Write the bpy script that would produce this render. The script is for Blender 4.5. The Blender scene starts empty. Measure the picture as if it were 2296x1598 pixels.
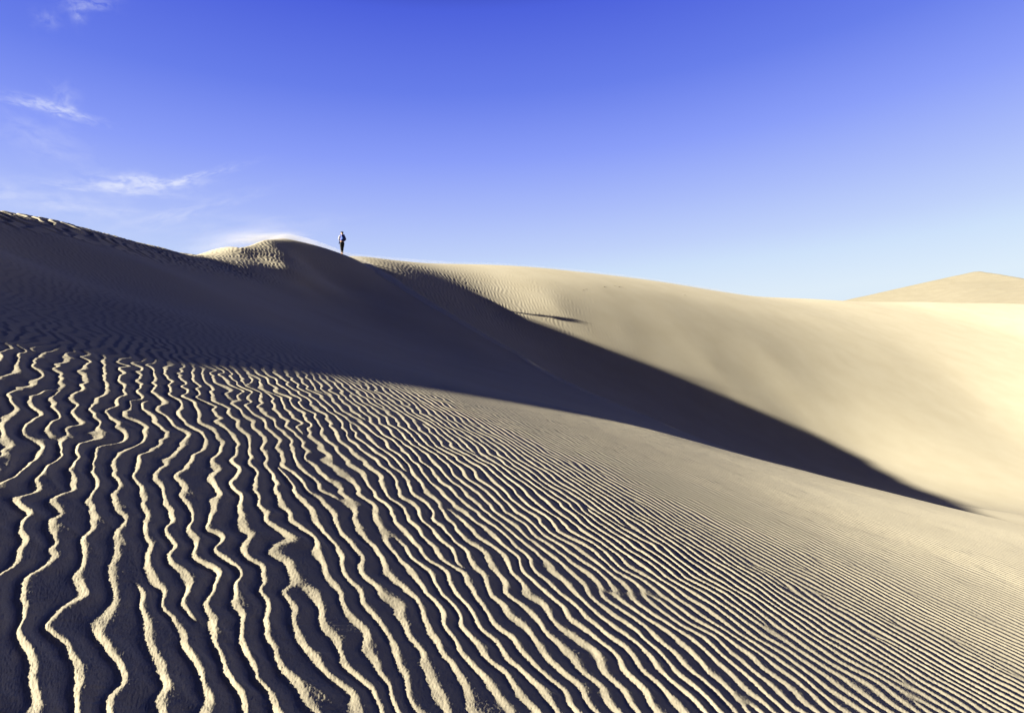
import bpy, bmesh, math, random
import numpy as np
from mathutils import Vector, Matrix

DET = 1.0          # mesh detail

# ----------------------------------------------------------------- camera
sc = bpy.context.scene
COL = sc.collection
CX, FPX, VH = 1148.0, 1276.0, 700.0                # photo read at 2296 x 1598: centre, focal length, eye level
cam_d = bpy.data.cameras.new('camera')
cam = bpy.data.objects.new('camera', cam_d); COL.objects.link(cam)
cam_d.sensor_width = 36.0
cam_d.lens = 36.0 * FPX / 2296.0
cam_d.shift_y = -(799.0 - VH) / 2296.0
cam_d.clip_start = 0.05; cam_d.clip_end = 3000.0
cam.location = (0, 0, 0); cam.rotation_euler = (math.radians(90), 0, 0)
sc.camera = cam

def P(u, v, y):
    return (y * (u - CX) / FPX, y, -y * (v - VH) / FPX)

# ----------------------------------------------------------------- sun, sky, exposure
SUN_D = Vector((2.078, 1.0, -0.7445)).normalized()  # direction the light travels
SUN_EL = math.asin(-SUN_D.z)
sun_d = bpy.data.lights.new('sun', 'SUN')
sun_d.energy = 5.0; sun_d.angle = math.radians(0.55); sun_d.color = (1.0, 0.93, 0.76)
sun = bpy.data.objects.new('sun', sun_d); COL.objects.link(sun)
sun.rotation_euler = SUN_D.to_track_quat('-Z', 'Y').to_euler()
sc.view_settings.view_transform = 'Standard'; sc.view_settings.look = 'None'
sc.view_settings.exposure = 2.27; sc.view_settings.gamma = 1.0

world = bpy.data.worlds.new('World'); sc.world = world; world.use_nodes = True
nt = world.node_tree; nt.nodes.clear()
N, L = nt.nodes, nt.links
def val(node_or_val, sock):
    if hasattr(node_or_val, 'is_output') or isinstance(node_or_val, bpy.types.NodeSocket): nt_links.new(node_or_val, sock)
    else: sock.default_value = node_or_val
nt_links = L
def math_(op, a, b=0.0, c=None, clamp=False):
    n = N.new('ShaderNodeMath'); n.operation = op; n.use_clamp = clamp
    val(a, n.inputs[0]); val(b, n.inputs[1])
    if c is not None: val(c, n.inputs[2])
    return n.outputs[0]
sky = N.new('ShaderNodeTexSky'); sky.sky_type = 'NISHITA'; sky.sun_disc = False
sky.sun_elevation = SUN_EL
sky.sun_rotation = math.atan2(-SUN_D.x, -SUN_D.y)
tc = N.new('ShaderNodeTexCoord')
sep = N.new('ShaderNodeSeparateXYZ'); L.new(tc.outputs['Generated'], sep.inputs[0])
sx, sy, sz = sep.outputs
az = math_('ARCTAN2', sx, sy)                       # 0 ahead, + to the right
el = math_('ARCSINE', sz)
# deep blue overhead paling to the horizon, paler again toward the right
t = math_('ADD', sz, math_('MULTIPLY', math_('MINIMUM', az, 0.8), -0.058))
bow = math_('MAXIMUM', math_('MULTIPLY', math_('POWER', math_('ABSOLUTE', math_('SUBTRACT', az, 0.12)), 2.0), -0.05), -0.04)
t = math_('ADD', t, bow)
# unseen sky beside and behind the view, darkened to cut fill in the shade
t = math_('ADD', t, math_('MULTIPLY', math_('SUBTRACT', math_('ABSOLUTE', az), 0.85, clamp=True), 0.55))
ramp = N.new('ShaderNodeValToRGB'); L.new(t, ramp.inputs[0])
def lin(c): return tuple(((x/255)/12.92 if x/255 <= .04045 else ((x/255+.055)/1.055)**2.4) for x in c)
stops = [(0.0, (224, 240, 255)), (0.06, (208, 228, 255)), (0.10, (194, 212, 255)), (0.17, (172, 190, 255)), (0.26, (140, 160, 254)), (0.36, (104, 127, 240)), (0.47, (77, 98, 226)), (0.53, (36, 48, 150)), (0.66, (17, 26, 108)), (1.0, (6, 10, 60))]  # topmost stops lie above the frame, darkened to weaken sky fill in the shade
els = ramp.color_ramp.elements
while len(els) < len(stops): els.new(0.5)
for e, (p, c) in zip(els, stops): e.position = p; e.color = (*lin(c), 1)
mixs = N.new('ShaderNodeMix'); mixs.data_type = 'RGBA'; mixs.inputs[0].default_value = 0.0
sc_sky = N.new('ShaderNodeVectorMath'); sc_sky.operation = 'SCALE'; L.new(sky.outputs[0], sc_sky.inputs[0]); sc_sky.inputs[3].default_value = 0.10
mixs.inputs[0].default_value = 0.08
L.new(ramp.outputs[0], mixs.inputs[6]); L.new(sc_sky.outputs[0], mixs.inputs[7])
# cirrus wisps: streaky noise kept to the patches of sky where the wisps float
comb = N.new('ShaderNodeCombineXYZ'); L.new(az, comb.inputs[0]); L.new(el, comb.inputs[1])
def wisp(u, v, lu, lv, ang, strength, seed, scale=1.0, thr=0.36):
    a0 = math.atan2(u - CX, FPX); e0 = math.atan2(VH - v, math.hypot(FPX, u - CX))
    la = lu / FPX * math.cos(a0); le = lv / FPX * math.cos(a0)
    da = math_('SUBTRACT', az, a0); de = math_('SUBTRACT', el, e0)
    ca, sa = math.cos(ang), math.sin(ang)
    p = math_('ADD', math_('MULTIPLY', da, ca / la), math_('MULTIPLY', de, sa / la))
    q = math_('ADD', math_('MULTIPLY', da, -sa / le), math_('MULTIPLY', de, ca / le))
    asp = lu / lv
    cb = N.new('ShaderNodeCombineXYZ'); val(math_('MULTIPLY', p, asp ** .5), cb.inputs[0]); val(q, cb.inputs[1]); cb.inputs[2].default_value = seed
    nz = N.new('ShaderNodeTexNoise'); L.new(cb.outputs[0], nz.inputs['Vector']); nz.inputs['Scale'].default_value = scale
    nz.inputs['Detail'].default_value = 7; nz.inputs['Roughness'].default_value = 0.55; nz.inputs['Distortion'].default_value = 0.5
    nb = N.new('ShaderNodeTexNoise'); L.new(cb.outputs[0], nb.inputs['Vector']); nb.inputs['Scale'].default_value = scale * .55; nb.inputs['Detail'].default_value = 3
    q2 = math_('ADD', q, math_('MULTIPLY', math_('SUBTRACT', nb.outputs[0], 0.5), 2.6))
    r2 = math_('ADD', math_('POWER', math_('ABSOLUTE', p), 2.0), math_('POWER', math_('ABSOLUTE', q2), 2.0))
    g = math_('POWER', 2.718, math_('MULTIPLY', r2, -1.0))
    m = math_('MULTIPLY', math_('SUBTRACT', nz.outputs[0], thr, clamp=True), 3.6, clamp=True)
    return math_('MULTIPLY', math_('MULTIPLY', g, m), strength)
ws = [wisp(305, 412, 85, 17, 0.06, 1.1, 3.1), wisp(250, 425, 120, 9, 0.0, .6, 5.5), wisp(425, 400, 95, 7, 0.36, 0.6, 7.7), wisp(385, 412, 70, 9, 0.16, 0.5, 8.8),
      wisp(125, 245, 62, 10, -0.16, 0.85, 11.3), wisp(140, 225, 26, 26, 0.5, 0.35, 12.3), wisp(60, 236, 60, 7, -0.1, 0.35, 13.3),
      wisp(200, 8, 45, 14, 0.3, 0.38, 15.0), wisp(172, 28, 12, 22, 0.2, 0.35, 16.0), wisp(105, 45, 22, 18, 0.2, 0.2, 17.0), wisp(95, 320, 90, 35, -.3, 0.28, 19.0),
      wisp(80, 440, 230, 26, -0.03, 0.42, 23.0), wisp(400, 480, 170, 14, 0.36, 0.30, 29.0), wisp(160, 470, 110, 20, 0.0, 0.35, 31.0), wisp(560, 505, 200, 20, 0.1, .22, 33.0)]
s = ws[0]
for w_ in ws[1:]: s = math_('ADD', s, w_)
s = math_('MINIMUM', math_('MULTIPLY', s, 0.82), 0.85)
mixc = N.new('ShaderNodeMix'); mixc.data_type = 'RGBA'; L.new(s, mixc.inputs[0])
L.new(mixs.outputs[2], mixc.inputs[6]); mixc.inputs[7].default_value = (*lin((226, 232, 255)), 1)
bg = N.new('ShaderNodeBackground'); L.new(mixc.outputs[2], bg.inputs[0]); bg.inputs[1].default_value = 0.207
wo = N.new('ShaderNodeOutputWorld'); L.new(bg.outputs[0], wo.inputs[0])

# ----------------------------------------------------------------- materials
def sand_material(name, base, dark, grain=1.0):
    m = bpy.data.materials.new(name); m.use_nodes = True
    t_ = m.node_tree; n = t_.nodes; l = t_.links; b = n['Principled BSDF']
    b.inputs['Roughness'].default_value = 0.95
    b.inputs['Specular IOR Level'].default_value = 0.12
    if 'Diffuse Roughness' in b.inputs: b.inputs['Diffuse Roughness'].default_value = 0.15
    tc_ = n.new('ShaderNodeTexCoord')
    n1 = n.new('ShaderNodeTexNoise'); n1.inputs['Scale'].default_value = 420; n1.inputs['Detail'].default_value = 3
    n2 = n.new('ShaderNodeTexNoise'); n2.inputs['Scale'].default_value = 0.35; n2.inputs['Detail'].default_value = 4
    for q in (n1, n2): l.new(tc_.outputs['Object'], q.inputs['Vector'])
    r = n.new('ShaderNodeValToRGB'); l.new(n1.outputs[0], r.inputs[0])
    r.color_ramp.elements[0].position = 0.3; r.color_ramp.elements[0].color = (*dark, 1)
    r.color_ramp.elements[1].position = 0.7; r.color_ramp.elements[1].color = (*base, 1)
    mx = n.new('ShaderNodeMix'); mx.data_type = 'RGBA'; mx.blend_type = 'MULTIPLY'; mx.inputs[0].default_value = 1
    r2 = n.new('ShaderNodeValToRGB'); l.new(n2.outputs[0], r2.inputs[0])
    r2.color_ramp.elements[0].position = 0.3; r2.color_ramp.elements[0].color = (.93, .92, .90, 1)
    r2.color_ramp.elements[1].position = 0.7; r2.color_ramp.elements[1].color = (1, 1, 1, 1)
    l.new(r.outputs[0], mx.inputs[6]); l.new(r2.outputs[0], mx.inputs[7]); l.new(mx.outputs[2], b.inputs['Base Color'])
    n3 = n.new('ShaderNodeTexNoise'); n3.inputs['Scale'].default_value = 300; n3.inputs['Detail'].default_value = 2
    l.new(tc_.outputs['Object'], n3.inputs['Vector'])
    bp = n.new('ShaderNodeBump'); bp.inputs['Strength'].default_value = 0.22 * grain; bp.inputs['Distance'].default_value = 0.002
    l.new(n3.outputs[0], bp.inputs['Height']); l.new(bp.outputs[0], b.inputs['Normal'])
    return m
M_SAND = sand_material('sand', (.42, .382, .295), (.32, .288, .218))

# ----------------------------------------------------------------- terrain: two smooth surfaces through surveyed points
def plane_z(x, y): return -1.5 - (.26 if x > 0 else .288) * x + .035 * y
CREST = [P(540, 556, 29.6), P(600, 538, 33.4), P(640, 535, 36.0), P(700, 549, 39.5), P(767, 571, 42), P(860, 620, 40), P(1000, 706, 36.2), P(1163, 797, 33.2), P(1286, 867, 27),
         P(1462, 938, 20.8), P(1615, 1000, 17.5), P(1858, 1070, 11.2), P(2121, 1136, 8.9), P(2296, 1178, 7.9), P(2700, 1285, 7.0)]
F_PTS = [(x, y, plane_z(x, y)) for x, y in [(0, 1.5), (-2, 1.5), (-1, 4), (0.5, 4), (-3, 3), (-4, -4), (0, -1), (-6.5, -1)]]
F_PTS += [P(0, 780, 4.20), P(700, 830, 6.7), P(1148, 905, 8.6), P(1462, 965, 10.5), (2.8, 3.8, -2.13), (2, 1.2, -1.96), (5, 5, -2.58), (4, 7, -2.38), (6.0, 3.0, -2.85), (6.6, 6.8, -2.84), 
          P(0, 650, 6.7), P(0, 560, 9.8), P(350, 700, 8.1), P(350, 600, 14.0), P(0, 476, 13.5), P(220, 521, 18.6), P(330, 549, 21.6), P(390, 566, 23.2), P(440, 573, 24),
          P(100, 525, 12.5), P(100, 507, 13.7), P(110, 492, 16.2), P(0, 500, 11.9), P(160, 520, 15.0), P(240, 537, 16.0), P(200, 545, 14.2), P(300, 565, 16.5), P(340, 562, 18.7), P(440, 590, 20.6), P(520, 605, 24.5), P(600, 615, 26.5), P(650, 600, 29.3), P(650, 572, 32.0), P(600, 590, 28.9), P(570, 575, 29.4), P(605, 563, 31.2), P(560, 600, 26.1),
          P(700, 600, 33.5), P(750, 640, 32.5), P(900, 700, 32.3), P(700, 700, 22.6), P(700, 650, 28.8), P(850, 760, 22.5), P(1000, 760, 30), P(1000, 830, 17.5), P(700, 750, 14.5), P(1148, 850, 22),
          # left of the frame, up-sun
          (-9.6, -2, 1.22), (-9.6, 1.2, 1.72), (-9.6, 2.2, 1.88), (-9.6, 3.3, 1.96), (-9.6, 4.7, 2.12), (-9.8, 7.5, 2.36), (-20, -8, 2.8), (-20, 5, 2.6), (-24, 14, 1.4), (-30, 30, 0.5), (-30, 44, 0.0), (-19.5, 33, 2.7), (-18, 29, 2.1), (-17.5, 19, 1.5), (-18.5, 24, 1.9), (-22, 40, 2.0),
          (-10, -15, 0.6), (8, -12, -3.8), (16, -6, -5.6), (-26, 56, 0.0)]
F_PTS += CREST
G_PTS = [P(1105, 692, 47.3), P(1320, 723, 51.4), P(790, 572, 44.5), P(880, 583, 52.0), P(1000, 592, 60.0), P(1286, 766, 47.9), P(1462, 830, 49.3), P(1638, 894, 50.9), P(1814, 964, 51.9), P(1946, 1026, 50.7), P(2056, 1084, 46.8), P(2122, 1128, 39.7), P(2166, 1147, 33.8), P(1250, 606, 72.0), P(1450, 628, 83.9), P(1700, 666, 95.0), P(1900, 678, 110), P(1900, 697, 145), P(2100, 700, 155), P(2296, 702, 165), P(2296, 680, 128.9), P(2100, 679, 121.9), P(1250, 683, 51.5), P(1400, 740, 52.8), P(1600, 820, 54.2), P(1800, 900, 55.6), P(2000, 985, 54.6), P(1700, 760, 63.6), P(2000, 800, 74.3), P(2200, 900, 68.9), P(2296, 1000, 59.8), P(2296, 750, 102.3), P(1500, 700, 60.3), P(2290, 1150, 35.0), P(1850, 780, 69.2), P(1350, 650, 59.2), P(1600, 730, 61.9), P(2150, 1040, 52.5), P(1700, 700, 73.8), P(1850, 720, 81.6), P(1750, 820, 59.8), P(1550, 680, 66.6), P(1900, 900, 58.7), P(2100, 720, 103.2),
         (-22, 55, 1.5), (-35, 62, -1), (-32, 45, -3), (-24, 75, 1), (10, 120, 0), (90, 180, -4), (160, 120, 0), (20, 10, -9)]

class TPS:
    def __init__(self, pts, lam=0.0):
        p = np.array(pts, float); self.s = 20.0
        self.xy = p[:, :2] / self.s; n = len(p)
        K = self.k(self.xy[:, None, :] - self.xy[None, :, :]) + lam * np.eye(n)
        A = np.zeros((n + 3, n + 3)); A[:n, :n] = K; A[:n, n] = 1; A[:n, n+1:] = self.xy; A[n:, :n] = A[:n, n:].T
        b = np.zeros(n + 3); b[:n] = p[:, 2]
        w = np.linalg.solve(A, b); self.w = w[:n]; self.c = w[n:]
    @staticmethod
    def k(d):
        r2 = (d ** 2).sum(-1); return 0.5 * r2 * np.log(r2 + 1e-9)
    def __call__(self, x, y):
        x = x / self.s; y = y / self.s
        o = self.c[0] + self.c[1] * x + self.c[2] * y
        for (a, b_), w in zip(self.xy, self.w):
            r2 = (x - a) ** 2 + (y - b_) ** 2
            o += (0.5 * w) * r2 * np.log(r2 + 1e-9)
        return o
F_S = TPS(F_PTS, 0.0006); G_S = TPS(G_PTS, 0.018)
CRX = [(-40.0, 44.0), (-26.0, 34.0)] + [(c[0], c[1]) for c in CREST] + [(30.0, 3.0)]
def crest_dist(x, y):
    best = np.full(x.shape, 1e9); sgn = np.ones(x.shape)
    for (ax, ay), (bx, by) in zip(CRX[:-1], CRX[1:]):
        dx, dy = bx - ax, by - ay; l2 = dx*dx + dy*dy
        t_ = np.clip(((x-ax)*dx + (y-ay)*dy) / l2, 0, 1)
        d2 = (x-ax-t_*dx)**2 + (y-ay-t_*dy)**2
        cr = dx*(y-ay) - dy*(x-ax)
        cr = cr / math.sqrt(l2)
        m = (d2 < best - 1e-6) | ((np.abs(d2 - best) <= 1e-6) & (np.abs(cr) > np.abs(sgn)))
        best = np.where(m, np.minimum(d2, best), best); sgn = np.where(m, cr, sgn)
    return np.sqrt(best) * np.sign(sgn)          # positive on the far side of the crest
def smax(a, b, k):
    h = np.clip(0.5 + 0.5 * (a - b) / k, 0, 1)
    return b + (a - b) * h + k * h * (1 - h)
def sstep(a, b, x):
    t_ = np.clip((x - a) / (b - a), 0, 1); return t_ * t_ * (3 - 2 * t_)
def base(x, y):
    f = F_S(x, y); g = G_S(x, y)
    far = np.hypot(x - 20, y - 60)
    w = sstep(110, 200, far); g = g * (1 - w) + (-6.0) * w
    wf = sstep(35, 60, np.hypot(x, y - 15)); f = f * (1 - wf) + 0.0 * wf
    d = crest_dist(x, y)
    dd = np.where(d > 0, d, 0)
    g = g - 0.6 * np.clip(-d - 0.4, 0, None)
    f = f - (0.95 * (np.sqrt(dd**2 + 0.35**2) - 0.35))
    return f, g, d

# ----------------------------------------------------------------- wind ripples: band-passed random waves with natural forks
def ripple_tile(n, ppl, seed, aniso=0.38, bw=0.27, iters=6):
    rng = np.random.default_rng(seed)
    ks = np.fft.fftfreq(n) * ppl; kt = np.fft.rfftfreq(n) * ppl        # cycles per wavelength
    KS, KT = np.meshgrid(ks, kt, indexing='ij')
    kr = np.hypot(KS, KT)
    Gf = np.exp(-((kr - 1) / bw) ** 2) * np.exp(-(KT / aniso) ** 2)
    u = np.fft.irfft2(Gf * np.fft.rfft2(rng.standard_normal((n, n))), s=(n, n)); u /= u.std()
    for i in range(iters):
        u = np.fft.irfft2(Gf * np.fft.rfft2(np.tanh(1.6 * u)), s=(n, n)); u /= u.std()
    U = np.fft.fft2(u); U[ks < 0, :] = 0; U[0, :] = 0
    z = np.fft.ifft2(U) * 2
    z /= np.median(np.abs(z))
    return z.astype(np.complex64)
def noise_tile(n, beta_lo, beta_hi, seed):
    rng = np.random.default_rng(seed); k = np.fft.fftfreq(n) * n; kt = np.fft.rfftfreq(n) * n
    K = np.hypot(*np.meshgrid(k, kt, indexing='ij'))
    Gf = np.exp(-(K / beta_hi) ** 2) * (K > beta_lo)
    u = np.fft.irfft2(Gf * np.fft.rfft2(rng.standard_normal((n, n))), s=(n, n)); return (u / u.std()).astype(np.float32)
def samp(tile, a, b):
    n = tile.shape[0]; a = np.mod(a, n); b = np.mod(b, n)
    i = np.floor(a).astype(np.int64); j = np.floor(b).astype(np.int64); fa = a - i; fb = b - j
    i %= n; j %= n; i1 = (i + 1) % n; j1 = (j + 1) % n
    return (tile[i, j]*(1-fa)*(1-fb) + tile[i1, j]*fa*(1-fb) + tile[i, j1]*(1-fa)*fb + tile[i1, j1]*fa*fb)
NT, PPL = 2048 if DET > .6 else 1024, 12.0 if DET > .6 else 8.0
TILE = ripple_tile(NT, PPL, 5)
WARP = noise_tile(512, 2, 60, 8)
def saw(ph, lee=0.36):
    """one ripple: short steep face toward the sun, brink, long gentle back"""
    p = ph - np.floor(ph)
    up = np.clip(p / lee, 0, 1); up = up * up * (3 - 2 * up) * .35 + up * .65
    q = np.clip((p - lee) / (1 - lee), 0, 1)
    dn = 0.7 * (0.5 + 0.5 * np.cos(np.pi * q)) + 0.3 * (1 - q)
    dn = np.where(q > 0, dn, 1.0)
    return np.where(p < lee, up, dn)
_s = np.linspace(-80, 80, 4001)
_lam = 0.110 * (0.68 + 0.32 * np.exp(-np.clip(_s + 0.3, 0, None) / 2.4))
_ph = np.concatenate([[0], np.cumsum(0.5 * (1/_lam[1:] + 1/_lam[:-1]) * np.diff(_s))])
def ripples_f(x, y, f, d):
    s_ = .83 * x + .557 * y; t_ = -.557 * x + .83 * y
    rot = np.clip(t_ - 9, 0, None); rot = np.where(rot < 6, .5 * rot**2 / 6, rot - 3) * .45
    lam0 = 0.110
    zig = 1 - 0.55 * sstep(0, 4.5, s_)
    # sinuous crests
    w1 = samp(WARP, s_ / lam0 * 3.0, t_ / lam0 * 4.0); w2 = samp(WARP, s_ / lam0 * 1.1 + 99, t_ / lam0 * 1.4 + 33)
    ph = np.interp(s_ + rot, _s, _ph) + zig * (0.19 * w1 + 0.26 * w2 + 0.05 * samp(WARP, s_ / lam0 * 6.0, t_ / lam0 * 9.0 + 50))
    z = samp(TILE, ph * PPL, t_ / lam0 * PPL * .80)
    A = np.abs(z); phi = np.angle(z) / (2 * np.pi)
    A = np.clip(A, 0, 1.3) ** 0.34
    lam = np.interp(s_, _s, _lam)
    r = np.hypot(x, y)
    amp = np.ones_like(x)
    amp *= 1 - 0.30 * sstep(1.5, 5.5, s_)
    amp *= 1 - 0.30 * sstep(6.5, 10, s_)                 # weaker on the right brow
    amp *= 1 - 0.78 * sstep(5.2, 7.6, -.73 * x + .68 * y)  # fading out up the shaded face
    amp *= np.where(d > 0, np.exp(-np.clip(d, 0, 5) / .15), 1)
    amp *= 1 - 0.7 * sstep(30, 42, r)
    big = 1.0 + 0.5 * sstep(9, 15, t_)
    top = sstep(9.8, 11.8, -x) * sstep(9, 12, y) * (1 - sstep(38, 44, y)) * np.where(d > 0, np.exp(-np.clip(d, 0, 5) / .5), 1)
    sh, th = .64 * x + .77 * y, -.77 * x + .64 * y
    hill = 0
    for lh, wt, seed in ((0.34, 1 - sstep(15, 20, y), 200), (0.20, sstep(15, 20, y), 900)):
        zh = samp(TILE, (sh / lh + .35 * samp(WARP, sh / lh * 2.0, th / lh * 4.0)) * PPL + seed, th / lh * PPL * .9)
        hill = hill + wt * lh * 0.22 * top * np.clip(np.abs(zh), 0, 1.2) * (saw(np.angle(zh) / (2 * np.pi)) - .5) * (1 - .4 * sstep(24, 28, y))
    amp *= 1 - top
    # oblique cross ridges that bridge neighbouring crests
    a2, b2 = .93 * s_ + .36 * t_, -.36 * s_ + .93 * t_
    z2 = samp(TILE, (a2 / lam0 * .62 + .3 * w2) * PPL + 700, b2 / lam0 * PPL * .5 + 300)
    br = np.clip(np.abs(z2), 0, 1.2) * np.clip(np.cos(np.angle(z2)), 0, 1) ** 3
    streak = samp(WARP, s_ / lam0 * 6.0 + 11, t_ / lam0 * 60.0) + samp(WARP, s_ / lam0 * 12.0 + 71, t_ / lam0 * 90.0 + 9)
    near = np.clip(4.0 / r, 0, 1)
    amp *= 0.95 + 0.16 * samp(WARP, s_ * 9.0 + 40, t_ * 5.0 + 60)
    return lam * 0.124 * amp * (A * (saw(phi) - 0.45) + 0.20 * zig * br) + 0.0003 * streak * near * amp + hill
def ripples_g(x, y, g):
    lam = 0.31
    s_ = .93 * x + .37 * y; t_ = -.37 * x + .93 * y
    w2 = samp(WARP, s_ / lam * 2.0, t_ / lam * 3.0)
    z = samp(TILE, (s_ / lam + .25 * w2) * PPL, t_ / lam * PPL * .9)
    A = np.clip(np.abs(z), 0, 1.3)
    d = np.hypot((x + 2) / 8.0, (y - 47) / 6.5)
    amp = 0.14 + 1.1 * np.exp(-d ** 2)
    amp *= 1 - 0.8 * sstep(60, 80, np.hypot(x, y))
    return lam * .085 * amp * A ** .5 * (saw(np.angle(z) / (2 * np.pi), .35) - .5)

def grid_mesh(name, V, nr, nc, mat, facemask=None, closed=True):
    idx = np.arange(nr * nc).reshape(nr, nc)
    if closed:
        a = idx[:-1, :]; b = idx[1:, :]; a2 = np.roll(a, -1, 1); b2 = np.roll(b, -1, 1)
    else:
        a = idx[:-1, :-1]; b = idx[1:, :-1]; a2 = idx[:-1, 1:]; b2 = idx[1:, 1:]
    Q = np.stack([a, a2, b2, b], -1).reshape(-1, 4)
    if facemask is not None: Q = Q[facemask]
    used = np.zeros(len(V), bool); used[Q.ravel()] = True
    remap = np.cumsum(used) - 1; V = V[used]; Q = remap[Q]
    me = bpy.data.meshes.new(name)
    me.vertices.add(len(V)); me.vertices.foreach_set('co', V.astype(np.float32).ravel())
    me.loops.add(Q.size); me.loops.foreach_set('vertex_index', Q.astype(np.int32).ravel())
    me.polygons.add(len(Q)); me.polygons.foreach_set('loop_start', (np.arange(len(Q)) * 4).astype(np.int32))
    me.polygons.foreach_set('loop_total', np.full(len(Q), 4, np.int32))
    me.polygons.foreach_set('use_smooth', np.ones(len(Q), bool))
    me.update(calc_edges=True); me.materials.append(mat)
    o = bpy.data.objects.new(name, me); COL.objects.link(o); return o

k = 1.0 / DET
tanL, tanR = (0 - CX) / FPX, (2296 - CX) / FPX
span = tanR - tanL
front = np.arctan(np.linspace(tanL - .10 * span, tanR + .06 * span, int(1330 * DET)))
backn = int(130)
back = np.linspace(front[-1], front[0] + 2 * math.pi, backn)[1:-1]
TH = np.concatenate([front, back])
rr = [0.3]
while rr[-1] < 520:
    r_ = rr[-1]
    st = 0.03 if r_ < 1.5 else (0.0024 * k if r_ < 5 else (0.0021 * k if r_ < 18 else (0.0035 * k if r_ < 75 else 0.012)))
    rr.append(r_ * (1 + st))
R = np.array(rr)
RR, TT = np.meshgrid(R, TH, indexing='ij')
X = RR * np.sin(TT); Y = RR * np.cos(TT)
f_, g_, d_ = base(X, Y)
rng = np.random.default_rng(1)
fine = np.concatenate([np.ones(len(front)), np.zeros(len(back))])[None, :]
rp = ripples_f(X, Y, f_, d_)
grain = rng.standard_normal(X.shape) * 0.0005 * np.clip(3.5 / RR, 0, 1.0) * (DET > .6)
f_ = f_ + (rp + grain) * fine
g_ = g_ + ripples_g(X, Y, g_) * fine
Z = smax(f_, g_, 0.25)
V = np.stack([X, Y, Z], -1).reshape(-1, 3)
isg = (g_ > f_)
fm = isg[:-1, :].reshape(-1)

o1 = grid_mesh('ground', V, len(R), len(TH), M_SAND)
o1['kind'] = 'structure'

def hit(u, v, y0=40.0, y1=140.0):
    """where the line of sight through photo point (u, v) meets the dunes"""
    ys = np.linspace(y0, y1, 4000); xs = ys * (u - CX) / FPX
    f, g, d = base(xs, ys); z = smax(f, g, .25); vv = VH - FPX * z / ys
    i = np.where(vv <= v)[0]; i = i[0] if len(i) else int(np.argmin(vv))
    return Vector((xs[i], ys[i], z[i]))
def ground_z(x, y):
    f, g, d = base(np.array([x], float), np.array([y], float)); return float(smax(f, g, .25)[0])

# ----------------------------------------------------------------- the distant dune on the right
pk = P(2197, 607, 260)
gx = np.linspace(-150, 150, 220); gy = np.linspace(-90, 90, 160)
GX, GY = np.meshgrid(gx, gy, indexing='ij')
GX2 = GX + 3.5 * np.sin(GY / 23.0) + 1.2 * np.sin(GY / 9.0 + 1)
def sm(a, b, k): return smax(a, b, k)
drop = sm(sm(-.235 * GX2 - .13 * GY, .20 * GX2 - .26 * GY, 0.25), sm(-.22 * GX2 + .20 * GY, .20 * GX2 + .22 * GY, 0.25), 0.25)
drop = drop - 0.9 * np.exp(-((GX2 + 20 - .4 * GY) / 12) ** 2) * np.exp(-((GY + 28) / 16) ** 2)
nz_ = samp(WARP, GX * 1.1 + 200, GY * 2.6 + 200)
drop = drop + 0.05 * nz_
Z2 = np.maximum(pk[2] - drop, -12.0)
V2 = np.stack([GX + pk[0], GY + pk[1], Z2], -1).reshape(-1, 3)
o2 = grid_mesh('dune', V2, len(gx), len(gy), sand_material('sand_dimmed', (.21, .19, .145), (.17, .153, .115)), closed=False); o2['kind'] = 'structure'  # sand colour lowered to stand in for weaker sun on this face

# ----------------------------------------------------------------- helpers for things
def mat(name, col, rough=0.8, var=0.12, scale=30):
    m = bpy.data.materials.new(name); m.use_nodes = True
    t_ = m.node_tree; n = t_.nodes; b = n['Principled BSDF']; b.inputs['Roughness'].default_value = rough
    tc_ = n.new('ShaderNodeTexCoord'); z_ = n.new('ShaderNodeTexNoise'); z_.inputs['Scale'].default_value = scale
    r = n.new('ShaderNodeValToRGB'); t_.links.new(tc_.outputs['Object'], z_.inputs['Vector']); t_.links.new(z_.outputs[0], r.inputs[0])
    r.color_ramp.elements[0].position = .3; r.color_ramp.elements[0].color = (*[c * (1 - var) for c in col], 1)
    r.color_ramp.elements[1].position = .7; r.color_ramp.elements[1].color = (*[min(1, c * (1 + var)) for c in col], 1)
    t_.links.new(r.outputs[0], b.inputs['Base Color']); return m
def finish(name, me, m, parent=None):
    for p in me.polygons: p.use_smooth = True
    me.materials.clear(); me.materials.append(m)
    o = bpy.data.objects.new(name, me); COL.objects.link(o)
    if parent: o.parent = parent
    return o
def skin_obj(name, chains, m, parent, sub=1):
    """one continuous skinned surface; chains share vertices by key: [(key, (x,y,z), r), ...]"""
    keys, co, rad, ed = {}, [], [], []
    for ch in chains:
        prev = None
        for it in ch:
            k_ = it[0]
            if k_ not in keys:
                keys[k_] = len(co); co.append(it[1]); rad.append(it[2])
            if prev is not None: ed.append((prev, keys[k_]))
            prev = keys[k_]
    me = bpy.data.meshes.new(name + '_cage'); me.from_pydata(co, ed, []); me.update()
    o = bpy.data.objects.new(name + '_cage', me); COL.objects.link(o)
    sk = o.modifiers.new('s', 'SKIN'); sk.use_smooth_shade = True
    for i_, r in enumerate(rad):
        rr_ = r if isinstance(r, tuple) else (r, r)
        me.skin_vertices[0].data[i_].radius = rr_
        me.skin_vertices[0].data[i_].use_root = (i_ == 0)
    sb = o.modifiers.new('u', 'SUBSURF'); sb.levels = sub; sb.render_levels = sub
    dg = bpy.context.evaluated_depsgraph_get(); dg.update()
    nm = bpy.data.meshes.new_from_object(o.evaluated_get(dg))
    bpy.data.objects.remove(o); nm.name = name
    return finish(name, nm, m, parent)
def bm_obj(name, bm, m, parent=None):
    me = bpy.data.meshes.new(name); bmesh.ops.recalc_face_normals(bm, faces=bm.faces); bm.to_mesh(me); bm.free(); return finish(name, me, m, parent)
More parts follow.
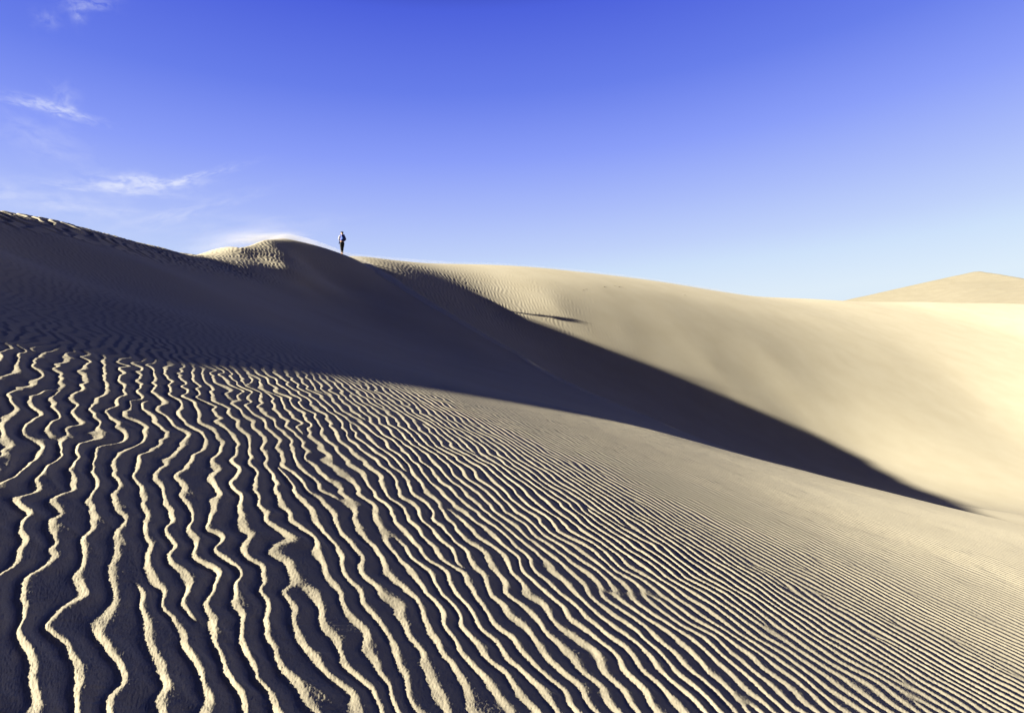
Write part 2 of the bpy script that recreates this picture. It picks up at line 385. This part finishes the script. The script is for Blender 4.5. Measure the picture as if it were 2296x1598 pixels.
def ball(bm, c, r, rot=None, seg=16):
    M_ = Matrix.Translation(c)
    if rot is not None: M_ = M_ @ rot
    bmesh.ops.create_uvsphere(bm, u_segments=seg, v_segments=seg // 2 + 2, radius=1.0, matrix=M_ @ Matrix.Diagonal((*r, 1)))

# ----------------------------------------------------------------- the hiker on the crest (local: +y ahead, +x to the right hand, feet at 0)
M_SKIN = mat('skin', (.42, .25, .17)); M_SHIRT = mat('shirt_cloth', (.26, .26, .30), .9); M_PANT = mat('trouser_cloth', (.012, .012, .015), .9)
M_CAP = mat('cap_cloth', (.012, .013, .03), .85); M_HAIR = mat('hair', (.03, .018, .012)); M_SHOE = mat('boot_leather', (.20, .11, .055), .8)
M_PACK = mat('pack_fabric', (.005, .018, .17), .6, .25, 14); M_PACK2 = mat('pack_pocket_fabric', (.02, .10, .46), .6); M_STRAP = mat('strap_webbing', (.01, .012, .05), .8)
M_SOCK = mat('sock_knit', (.62, .60, .52), .95); M_DARK = mat('dark_blue_cloth', (.015, .02, .10), .9)
foot = Vector(P(767, 571, 42)); foot.z = ground_z(foot.x, foot.y) - 0.01
person = bpy.data.objects.new('person', None); COL.objects.link(person)
person.location = foot; person.rotation_euler = (0, 0, math.radians(34))
person['label'] = 'person in white shirt, black trousers and dark cap standing on the dune crest'; person['category'] = 'person'
def hand(key, wr, side, dirv):
    """palm, four bent fingers and a thumb closing forward on the hip"""
    w = Vector(wr); d_ = Vector(dirv).normalized(); up = Vector((0, 0, 1)); n_ = d_.cross(up).normalized(); across = n_.cross(d_).normalized()
    palm = w + d_ * .05
    ch = [[(key + 'w', tuple(w), .026), (key + 'p', tuple(palm), (.034, .018))]]
    for i_, (off, ln) in enumerate([(-.028, .062), (-.010, .072), (.009, .068), (.026, .052)]):
        b0 = palm + across * off + d_ * .035; b1 = b0 + d_ * ln * .5 + n_ * .004; b2 = b1 + d_ * ln * .35 - n_ * .014 * side
        ch.append([(key + 'p', None, None), (key + 'f%da' % i_, tuple(b0), .010), (key + 'f%db' % i_, tuple(b1), .009), (key + 'f%dc' % i_, tuple(b2), .0075)])
    t0 = palm + across * .035 - d_ * .01
    ch.append([(key + 'p', None, None), (key + 't0', tuple(t0), .012), (key + 't1', tuple(t0 + across * .025 + d_ * .025), .0105), (key + 't2', tuple(t0 + across * .03 + d_ * .05), .009)])
    return ch
hl_ = (-.150, .055, 1.00); hr_ = (.150, .055, 1.00)
body = [
    [('pel', (0, 0, .93), (.135, .100)), ('wai', (0, .005, 1.08), (.118, .085)), ('che', (0, .0, 1.28), (.150, .100)), ('neb', (0, -.01, 1.42), (.085, .065)), ('nec', (0, .0, 1.48), .052), ('hd0', (0, .012, 1.55), (.066, .082)), ('hd1', (0, .008, 1.63), (.074, .092)), ('hd2', (0, .0, 1.69), (.055, .068))],
    [('che', None, None), ('shL', (-.165, -.005, 1.385), .055), ('elL', (-.262, -.045, 1.16), .040), ('wL', hl_, .028)],
    [('che', None, None), ('shR', (.165, -.005, 1.385), .055), ('elR', (.262, -.045, 1.16), .040), ('wR', hr_, .028)],
    [('pel', None, None), ('hiL', (-.085, 0, .86), .092), ('knL', (-.060, .03, .49), .056), ('anL', (-.042, -.01, .10), .036), ('heL', (-.042, -.035, .045), .032), ('toL', (-.05, .13, .03), .028)],
    [('pel', None, None), ('hiR', (.085, 0, .86), .092), ('knR', (.066, .05, .49), .056), ('anR', (.048, .05, .10), .036), ('heR', (.048, .025, .045), .032), ('toR', (.085, .185, .03), .028)]]
b_o = skin_obj('body', body + hand('L', hl_, 1, (.55, .8, -.2))[0:0] , M_SKIN, person, 2)
for nm_, hp, sd, dv in (('hand', hl_, 1, (.35, .85, -.35)), ('hand', hr_, -1, (-.35, .85, -.35))):
    skin_obj(nm_, hand('h', hp, sd, dv), M_SKIN, person, 1)
# face: nose, brow, ears, eyes and mouth set on the head, which looks to the walker's left
HR = Matrix.Translation((0, .008, 1.60)) @ Matrix.Rotation(math.radians(22), 4, 'Z')
def hp_(x, y, z): return HR @ Vector((x, y, z))
bm = bmesh.new(); R4 = Matrix.Rotation(math.radians(22), 4, 'Z')
ball(bm, hp_(0, .012, .012), (.070, .088, .105), R4, 20); ball(bm, hp_(0, .080, -.045), (.034, .026, .030), R4)
ball(bm, hp_(0, .103, -.005), (.012, .018, .020), R4, 10)
for sx_ in (-1, 1): ball(bm, hp_(sx_ * .072, .0, 0), (.010, .020, .030), R4, 10)
bm_obj('head', bm, M_SKIN, person)
M_EYE = mat('eye', (.05, .03, .02), .3)
for sx_ in (-1, 1):
    bm = bmesh.new(); ball(bm, hp_(sx_ * .028, .092, .018), (.012, .007, .007), R4, 10); bm_obj('eye', bm, M_EYE, person)
bm = bmesh.new(); ball(bm, hp_(0, .098, -.040), (.022, .006, .006), R4, 10); bm_obj('mouth', bm, mat('lips', (.35, .12, .10)), person)
bm = bmesh.new(); ball(bm, hp_(0, -.022, .02), (.078, .082, .098), R4, 20); ball(bm, hp_(0, -.095, -.06), (.032, .030, .060), R4, 12); bm_obj('hair', bm, M_HAIR, person)
cap = bmesh.new(); bmesh.ops.create_uvsphere(cap, u_segments=24, v_segments=12, radius=1.0, matrix=HR @ Matrix.Translation((0, .000, .042)) @ Matrix.Diagonal((.092, .110, .092, 1)))
bmesh.ops.bisect_plane(cap, geom=cap.verts[:] + cap.edges[:] + cap.faces[:], plane_co=hp_(0, 0, .025), plane_no=(0, 0, 1), clear_inner=True)
ball(cap, hp_(0, .0, .130), (.008, .008, .005), None, 8)
cap_o = bm_obj('cap', cap, M_CAP, person)
bm = bmesh.new(); bmesh.ops.create_uvsphere(bm, u_segments=20, v_segments=8, radius=1.0, matrix=HR @ Matrix.Translation((0, .115, .078)) @ Matrix.Rotation(math.radians(20), 4, 'X') @ Matrix.Diagonal((.066, .075, .009, 1)))
bm_obj('brim', bm, M_CAP, cap_o)
# clothing follows the limbs
shirt = [[('a', (0, 0, .985), (.140, .105)), ('b', (0, .005, 1.10), (.128, .096)), ('c', (0, .0, 1.28), (.162, .112)), ('d', (0, -.008, 1.415), (.098, .076)), ('e', (0, .0, 1.455), (.062, .060))],
         [('c', None, None), ('sl', (-.172, -.005, 1.385), .066), ('sl2', (-.218, -.025, 1.27), .056), ('el', (-.264, -.045, 1.16), .052), ('el2', (-.205, .005, 1.075), .044), ('wr', (-.165, .040, 1.02), .037)],
         [('c', None, None), ('sr', (.172, -.005, 1.385), .066), ('sr2', (.218, -.025, 1.27), .056), ('er', (.264, -.045, 1.16), .052), ('er2', (.205, .005, 1.075), .044), ('wr2', (.165, .040, 1.02), .037)]]
skin_obj('shirt', shirt, M_SHIRT, person, 2)
pants = [[('p', (0, 0, .94), (.150, .118)), ('w', (0, 0, 1.02), (.135, .102))],
         [('p', None, None), ('hl', (-.085, 0, .84), (.105, .108)), ('tl', (-.076, .012, .68), .090), ('kl', (-.060, .03, .49), .068), ('cl', (-.053, .01, .33), .062), ('al', (-.044, -.008, .175), .046)],
         [('p', None, None), ('hr', (.085, 0, .84), (.105, .108)), ('tr', (.078, .022, .68), .090), ('kr', (.066, .05, .49), .068), ('cr', (.056, .045, .33), .062), ('ar', (.048, .05, .13), .046)]]
skin_obj('trousers', pants, M_PANT, person, 2)
skin_obj('sock', [[('a', (-.042, -.01, .17), .041), ('b', (-.042, -.012, .09), .042)]], M_SOCK, person, 1)
skin_obj('sock', [[('a', (.048, .05, .15), .040), ('b', (.048, .048, .09), .042)]], M_SOCK, person, 1)
for tx, ty, sx_, sy_ in ((-.042, -.035, -.052, .135), (.048, .025, .088, .19)):
    bt = skin_obj('boot', [[('c', (tx, ty + .02, .115), .048), ('h', (tx, ty, .050), (.044, .046)), ('m', ((tx + sx_) / 2, (ty + sy_) / 2, .050), (.046, .042)), ('t', (sx_, sy_, .036), (.044, .032))]], M_SHOE, person, 1)
    bm = bmesh.new(); ball(bm, ((tx + sx_) / 2, (ty + sy_) / 2, .010), (.052, .130, .016), Matrix.Rotation(-math.atan2(sx_ - tx, sy_ - ty), 4, 'Z'), 14); bm_obj('sole', bm, M_DARK, bt)

# backpack on the hiker's back
pack = bpy.data.objects.new('backpack', None); COL.objects.link(pack)
pack.location = foot; pack.rotation_euler = person.rotation_euler
pack['label'] = 'blue backpack with pale pocket worn on the back of the person on the crest'; pack['category'] = 'backpack'
def softbox(name, c, size, m, parent, bev=.035):
    bm = bmesh.new(); bmesh.ops.create_cube(bm, size=1.0, matrix=Matrix.Translation(c) @ Matrix.Diagonal((*size, 1)))
    for v in bm.verts:
        if v.co.z > c[2]: v.co.x = c[0] + (v.co.x - c[0]) * .78; v.co.y += .02
    bmesh.ops.bevel(bm, geom=bm.edges[:], offset=bev, segments=4, profile=.6, affect='EDGES'); return bm_obj(name, bm, m, parent)
softbox('pack_body', (.0, -.185, 1.24), (.34, .18, .46), M_PACK, pack, .06)
softbox('front_pocket', (-.05, -.285, 1.20), (.14, .07, .20), M_PACK2, pack, .03)
softbox('top_lid', (.01, -.18, 1.45), (.25, .18, .07), M_PACK, pack, .03)
for sx_ in (-1, 1):
    skin_obj('shoulder_strap', [[('a', (sx_ * .09, -.10, 1.44), (.028, .010)), ('b', (sx_ * .105, .0, 1.475), (.028, .010)), ('c', (sx_ * .10, .115, 1.38), (.028, .010)), ('d', (sx_ * .12, .125, 1.22), (.024, .010)), ('e', (sx_ * .155, .03, 1.09), (.018, .008)), ('f', (sx_ * .13, -.12, 1.06), (.018, .008))]], M_STRAP, pack, 1)
# jacket tied at the left hip
jk = skin_obj('waist_jacket', [[('a', (-.145, .02, 1.00), (.030, .045)), ('b', (-.185, .015, .93), (.028, .045)), ('c', (-.215, .01, .85), (.022, .040)), ('d', (-.235, .01, .79), (.012, .026))]], M_DARK, person, 1)

# ----------------------------------------------------------------- small dark specks on the far slope, added as low solid lumps
M_SPECK = mat('speck', (.10, .085, .06), .9)
specks = [(1354.7, 643.3, .14, 'largest dark stone on the far slope below the skyline'), (1377.7, 641.0, .10, 'small stone just left of the long flat stone on the far slope'),
          (1388, 643, .15, 'long flat low stone on the far slope, right of the largest one'), (1307.4, 650.3, .09, 'leftmost faint little stone on the far slope'),
          (1314, 648.4, .08, 'tiny stone next to the leftmost one on the far slope'), (1535.4, 661.8, .12, 'lone stone on the far slope, well right of the others')]
rnd = random.Random(4)
for u, v, r_, lab in specks:
    r_ *= .62; p_ = hit(u, v); bm = bmesh.new(); bmesh.ops.create_icosphere(bm, subdivisions=3, radius=1.0)
    fl = .45 if 'flat' not in lab else .22; wd = 1.0 if 'flat' not in lab else 1.5
    for vv in bm.verts:
        nn = vv.co.copy(); q = 1 + .18 * math.sin(nn.x * 3.1 + u) * math.cos(nn.y * 4.3 + v) + .10 * math.sin(nn.z * 7 + nn.x * 5 + u)
        vv.co = Vector((nn.x * q * r_ * wd, nn.y * q * r_, nn.z * q * r_ * fl))
    o = bm_obj('speck', bm, M_SPECK); o.location = p_ + Vector((0, 0, r_ * fl * .35)); o.rotation_euler = (0, 0, rnd.uniform(-.4, .4))
    o['label'] = lab; o['category'] = 'speck'; o['group'] = 'dark specks scattered on the far slope'

# ----------------------------------------------------------------- sand blown off the crests
def dust_material(name, dens, aniso=0.3, noise=None):
    m = bpy.data.materials.new(name); m.use_nodes = True; t_ = m.node_tree; n = t_.nodes; l = t_.links
    n.remove(n['Principled BSDF']); pv = n.new('ShaderNodeVolumePrincipled'); pv.inputs['Color'].default_value = (.93, .90, .84, 1)
    pv.inputs['Anisotropy'].default_value = aniso; pv.inputs['Density'].default_value = dens
    l.new(pv.outputs[0], n['Material Output'].inputs['Volume'])
    if noise:
        tc_ = n.new('ShaderNodeTexCoord'); ln = n.new('ShaderNodeVectorMath'); ln.operation = 'LENGTH'; l.new(tc_.outputs['Object'], ln.inputs[0])
        fo = n.new('ShaderNodeMapRange'); fo.inputs[1].default_value = 1.0; fo.inputs[2].default_value = 0.0; l.new(ln.outputs['Value'], fo.inputs[0])
        mp = n.new('ShaderNodeMapping'); mp.inputs['Scale'].default_value = noise; l.new(tc_.outputs['Object'], mp.inputs[0])
        nz = n.new('ShaderNodeTexNoise'); nz.inputs['Scale'].default_value = 1.0; nz.inputs['Detail'].default_value = 4; l.new(mp.outputs[0], nz.inputs['Vector'])
        a_ = n.new('ShaderNodeMath'); a_.operation = 'MULTIPLY'; l.new(fo.outputs[0], a_.inputs[0]); l.new(fo.outputs[0], a_.inputs[1])
        b_ = n.new('ShaderNodeMapRange'); b_.inputs[1].default_value = .3; b_.inputs[2].default_value = .7; l.new(nz.outputs[0], b_.inputs[0])
        c_ = n.new('ShaderNodeMath'); c_.operation = 'MULTIPLY'; l.new(a_.outputs[0], c_.inputs[0]); l.new(b_.outputs[0], c_.inputs[1])
        d_ = n.new('ShaderNodeMath'); d_.operation = 'MULTIPLY'; l.new(c_.outputs[0], d_.inputs[0]); d_.inputs[1].default_value = dens
        l.new(d_.outputs[0], pv.inputs['Density'])
    return m
def blob(c, r, rot, m):
    bm = bmesh.new(); bmesh.ops.create_uvsphere(bm, u_segments=24, v_segments=14, radius=1.0)
    o = bm_obj('blowing_sand', bm, m); o.location = c; o.scale = r; o.rotation_euler = rot; o['kind'] = 'stuff'; return o
blob(P(600, 533, 36.5), (3.4, 1.6, .55), (0, math.radians(-3), 0), dust_material('plume_dense', 1.6, .3, (1.3, 1.0, 2.5)))
blob(P(530, 538, 37.0), (5.0, 2.2, 1.25), (0, math.radians(-10), 0), dust_material('plume_thin', .34, .3, (1.0, 1.0, 1.8)))
def dust_tube(pts, m):
    """a low rounded veil following a crest; pts: (x, y, z, half width, height)"""
    bm = bmesh.new(); rings = []
    n_ = len(pts)
    for i_, (x, y, z, w, h) in enumerate(pts):
        a_ = pts[max(i_ - 1, 0)]; b_ = pts[min(i_ + 1, n_ - 1)]; t_ = Vector((b_[0] - a_[0], b_[1] - a_[1], 0)).normalized(); s__ = Vector((t_.y, -t_.x, 0))
        rings.append([bm.verts.new(Vector((x, y, z)) + s__ * w * math.cos(k_ * math.pi / 6) + Vector((0, 0, h * math.sin(k_ * math.pi / 6)))) for k_ in range(12)])
    for a_, b_ in zip(rings[:-1], rings[1:]):
        for k_ in range(12): bm.faces.new((a_[k_], a_[(k_ + 1) % 12], b_[(k_ + 1) % 12], b_[k_]))
    bm.faces.new(rings[0]); bm.faces.new(rings[-1][::-1])
    o = bm_obj('blowing_sand', bm, m); o['kind'] = 'stuff'; return o
def resample(pl, n_):
    p = np.array(pl, float); sgl = np.r_[0, np.cumsum(np.linalg.norm(np.diff(p[:, :2], axis=0), axis=1))]
    q = np.linspace(0, sgl[-1], n_); return np.stack([np.interp(q, sgl, p[:, k_]) for k_ in range(p.shape[1])], 1)
c1 = [P(600, 538, 33.4), P(640, 535, 36.0), P(700, 549, 39.5), P(767, 571, 42), P(860, 620, 40), P(1000, 706, 36.2), P(1163, 797, 33.2), P(1286, 867, 27.0), P(1462, 938, 20.8)]
hs = [.10, .32, .34, .26, .36, .26, .13, .10, .03]
dust_tube([(x, y, ground_z(x, y) + .02, h * 1.6, h) for x, y, z, h in resample([(*c, h) for c, h in zip(c1, hs)], 44)], dust_material('crest_veil', .36))
sk = [(790, 572), (880, 583), (1000, 592), (1125, 599), (1250, 606), (1350, 616), (1450, 628), (1575, 648), (1700, 665)]
sp_ = []
for u, v in sk:
    ys = np.linspace(43, 130, 3000); xs = ys * (u - CX) / FPX; f, g, d = base(xs, ys); z = smax(f, g, .25); i_ = int(np.argmin(VH - FPX * z / ys))
    sp_.append((xs[i_], ys[i_], z[i_], .20 + .003 * (ys[i_] - 44)))
sp_[-1] = (*sp_[-1][:3], .03)
dust_tube([(x, y, z + .02, h * 2.0, h) for x, y, z, h in resample(sp_, 30)], dust_material('skyline_veil', .13))
print('verts', len(V))
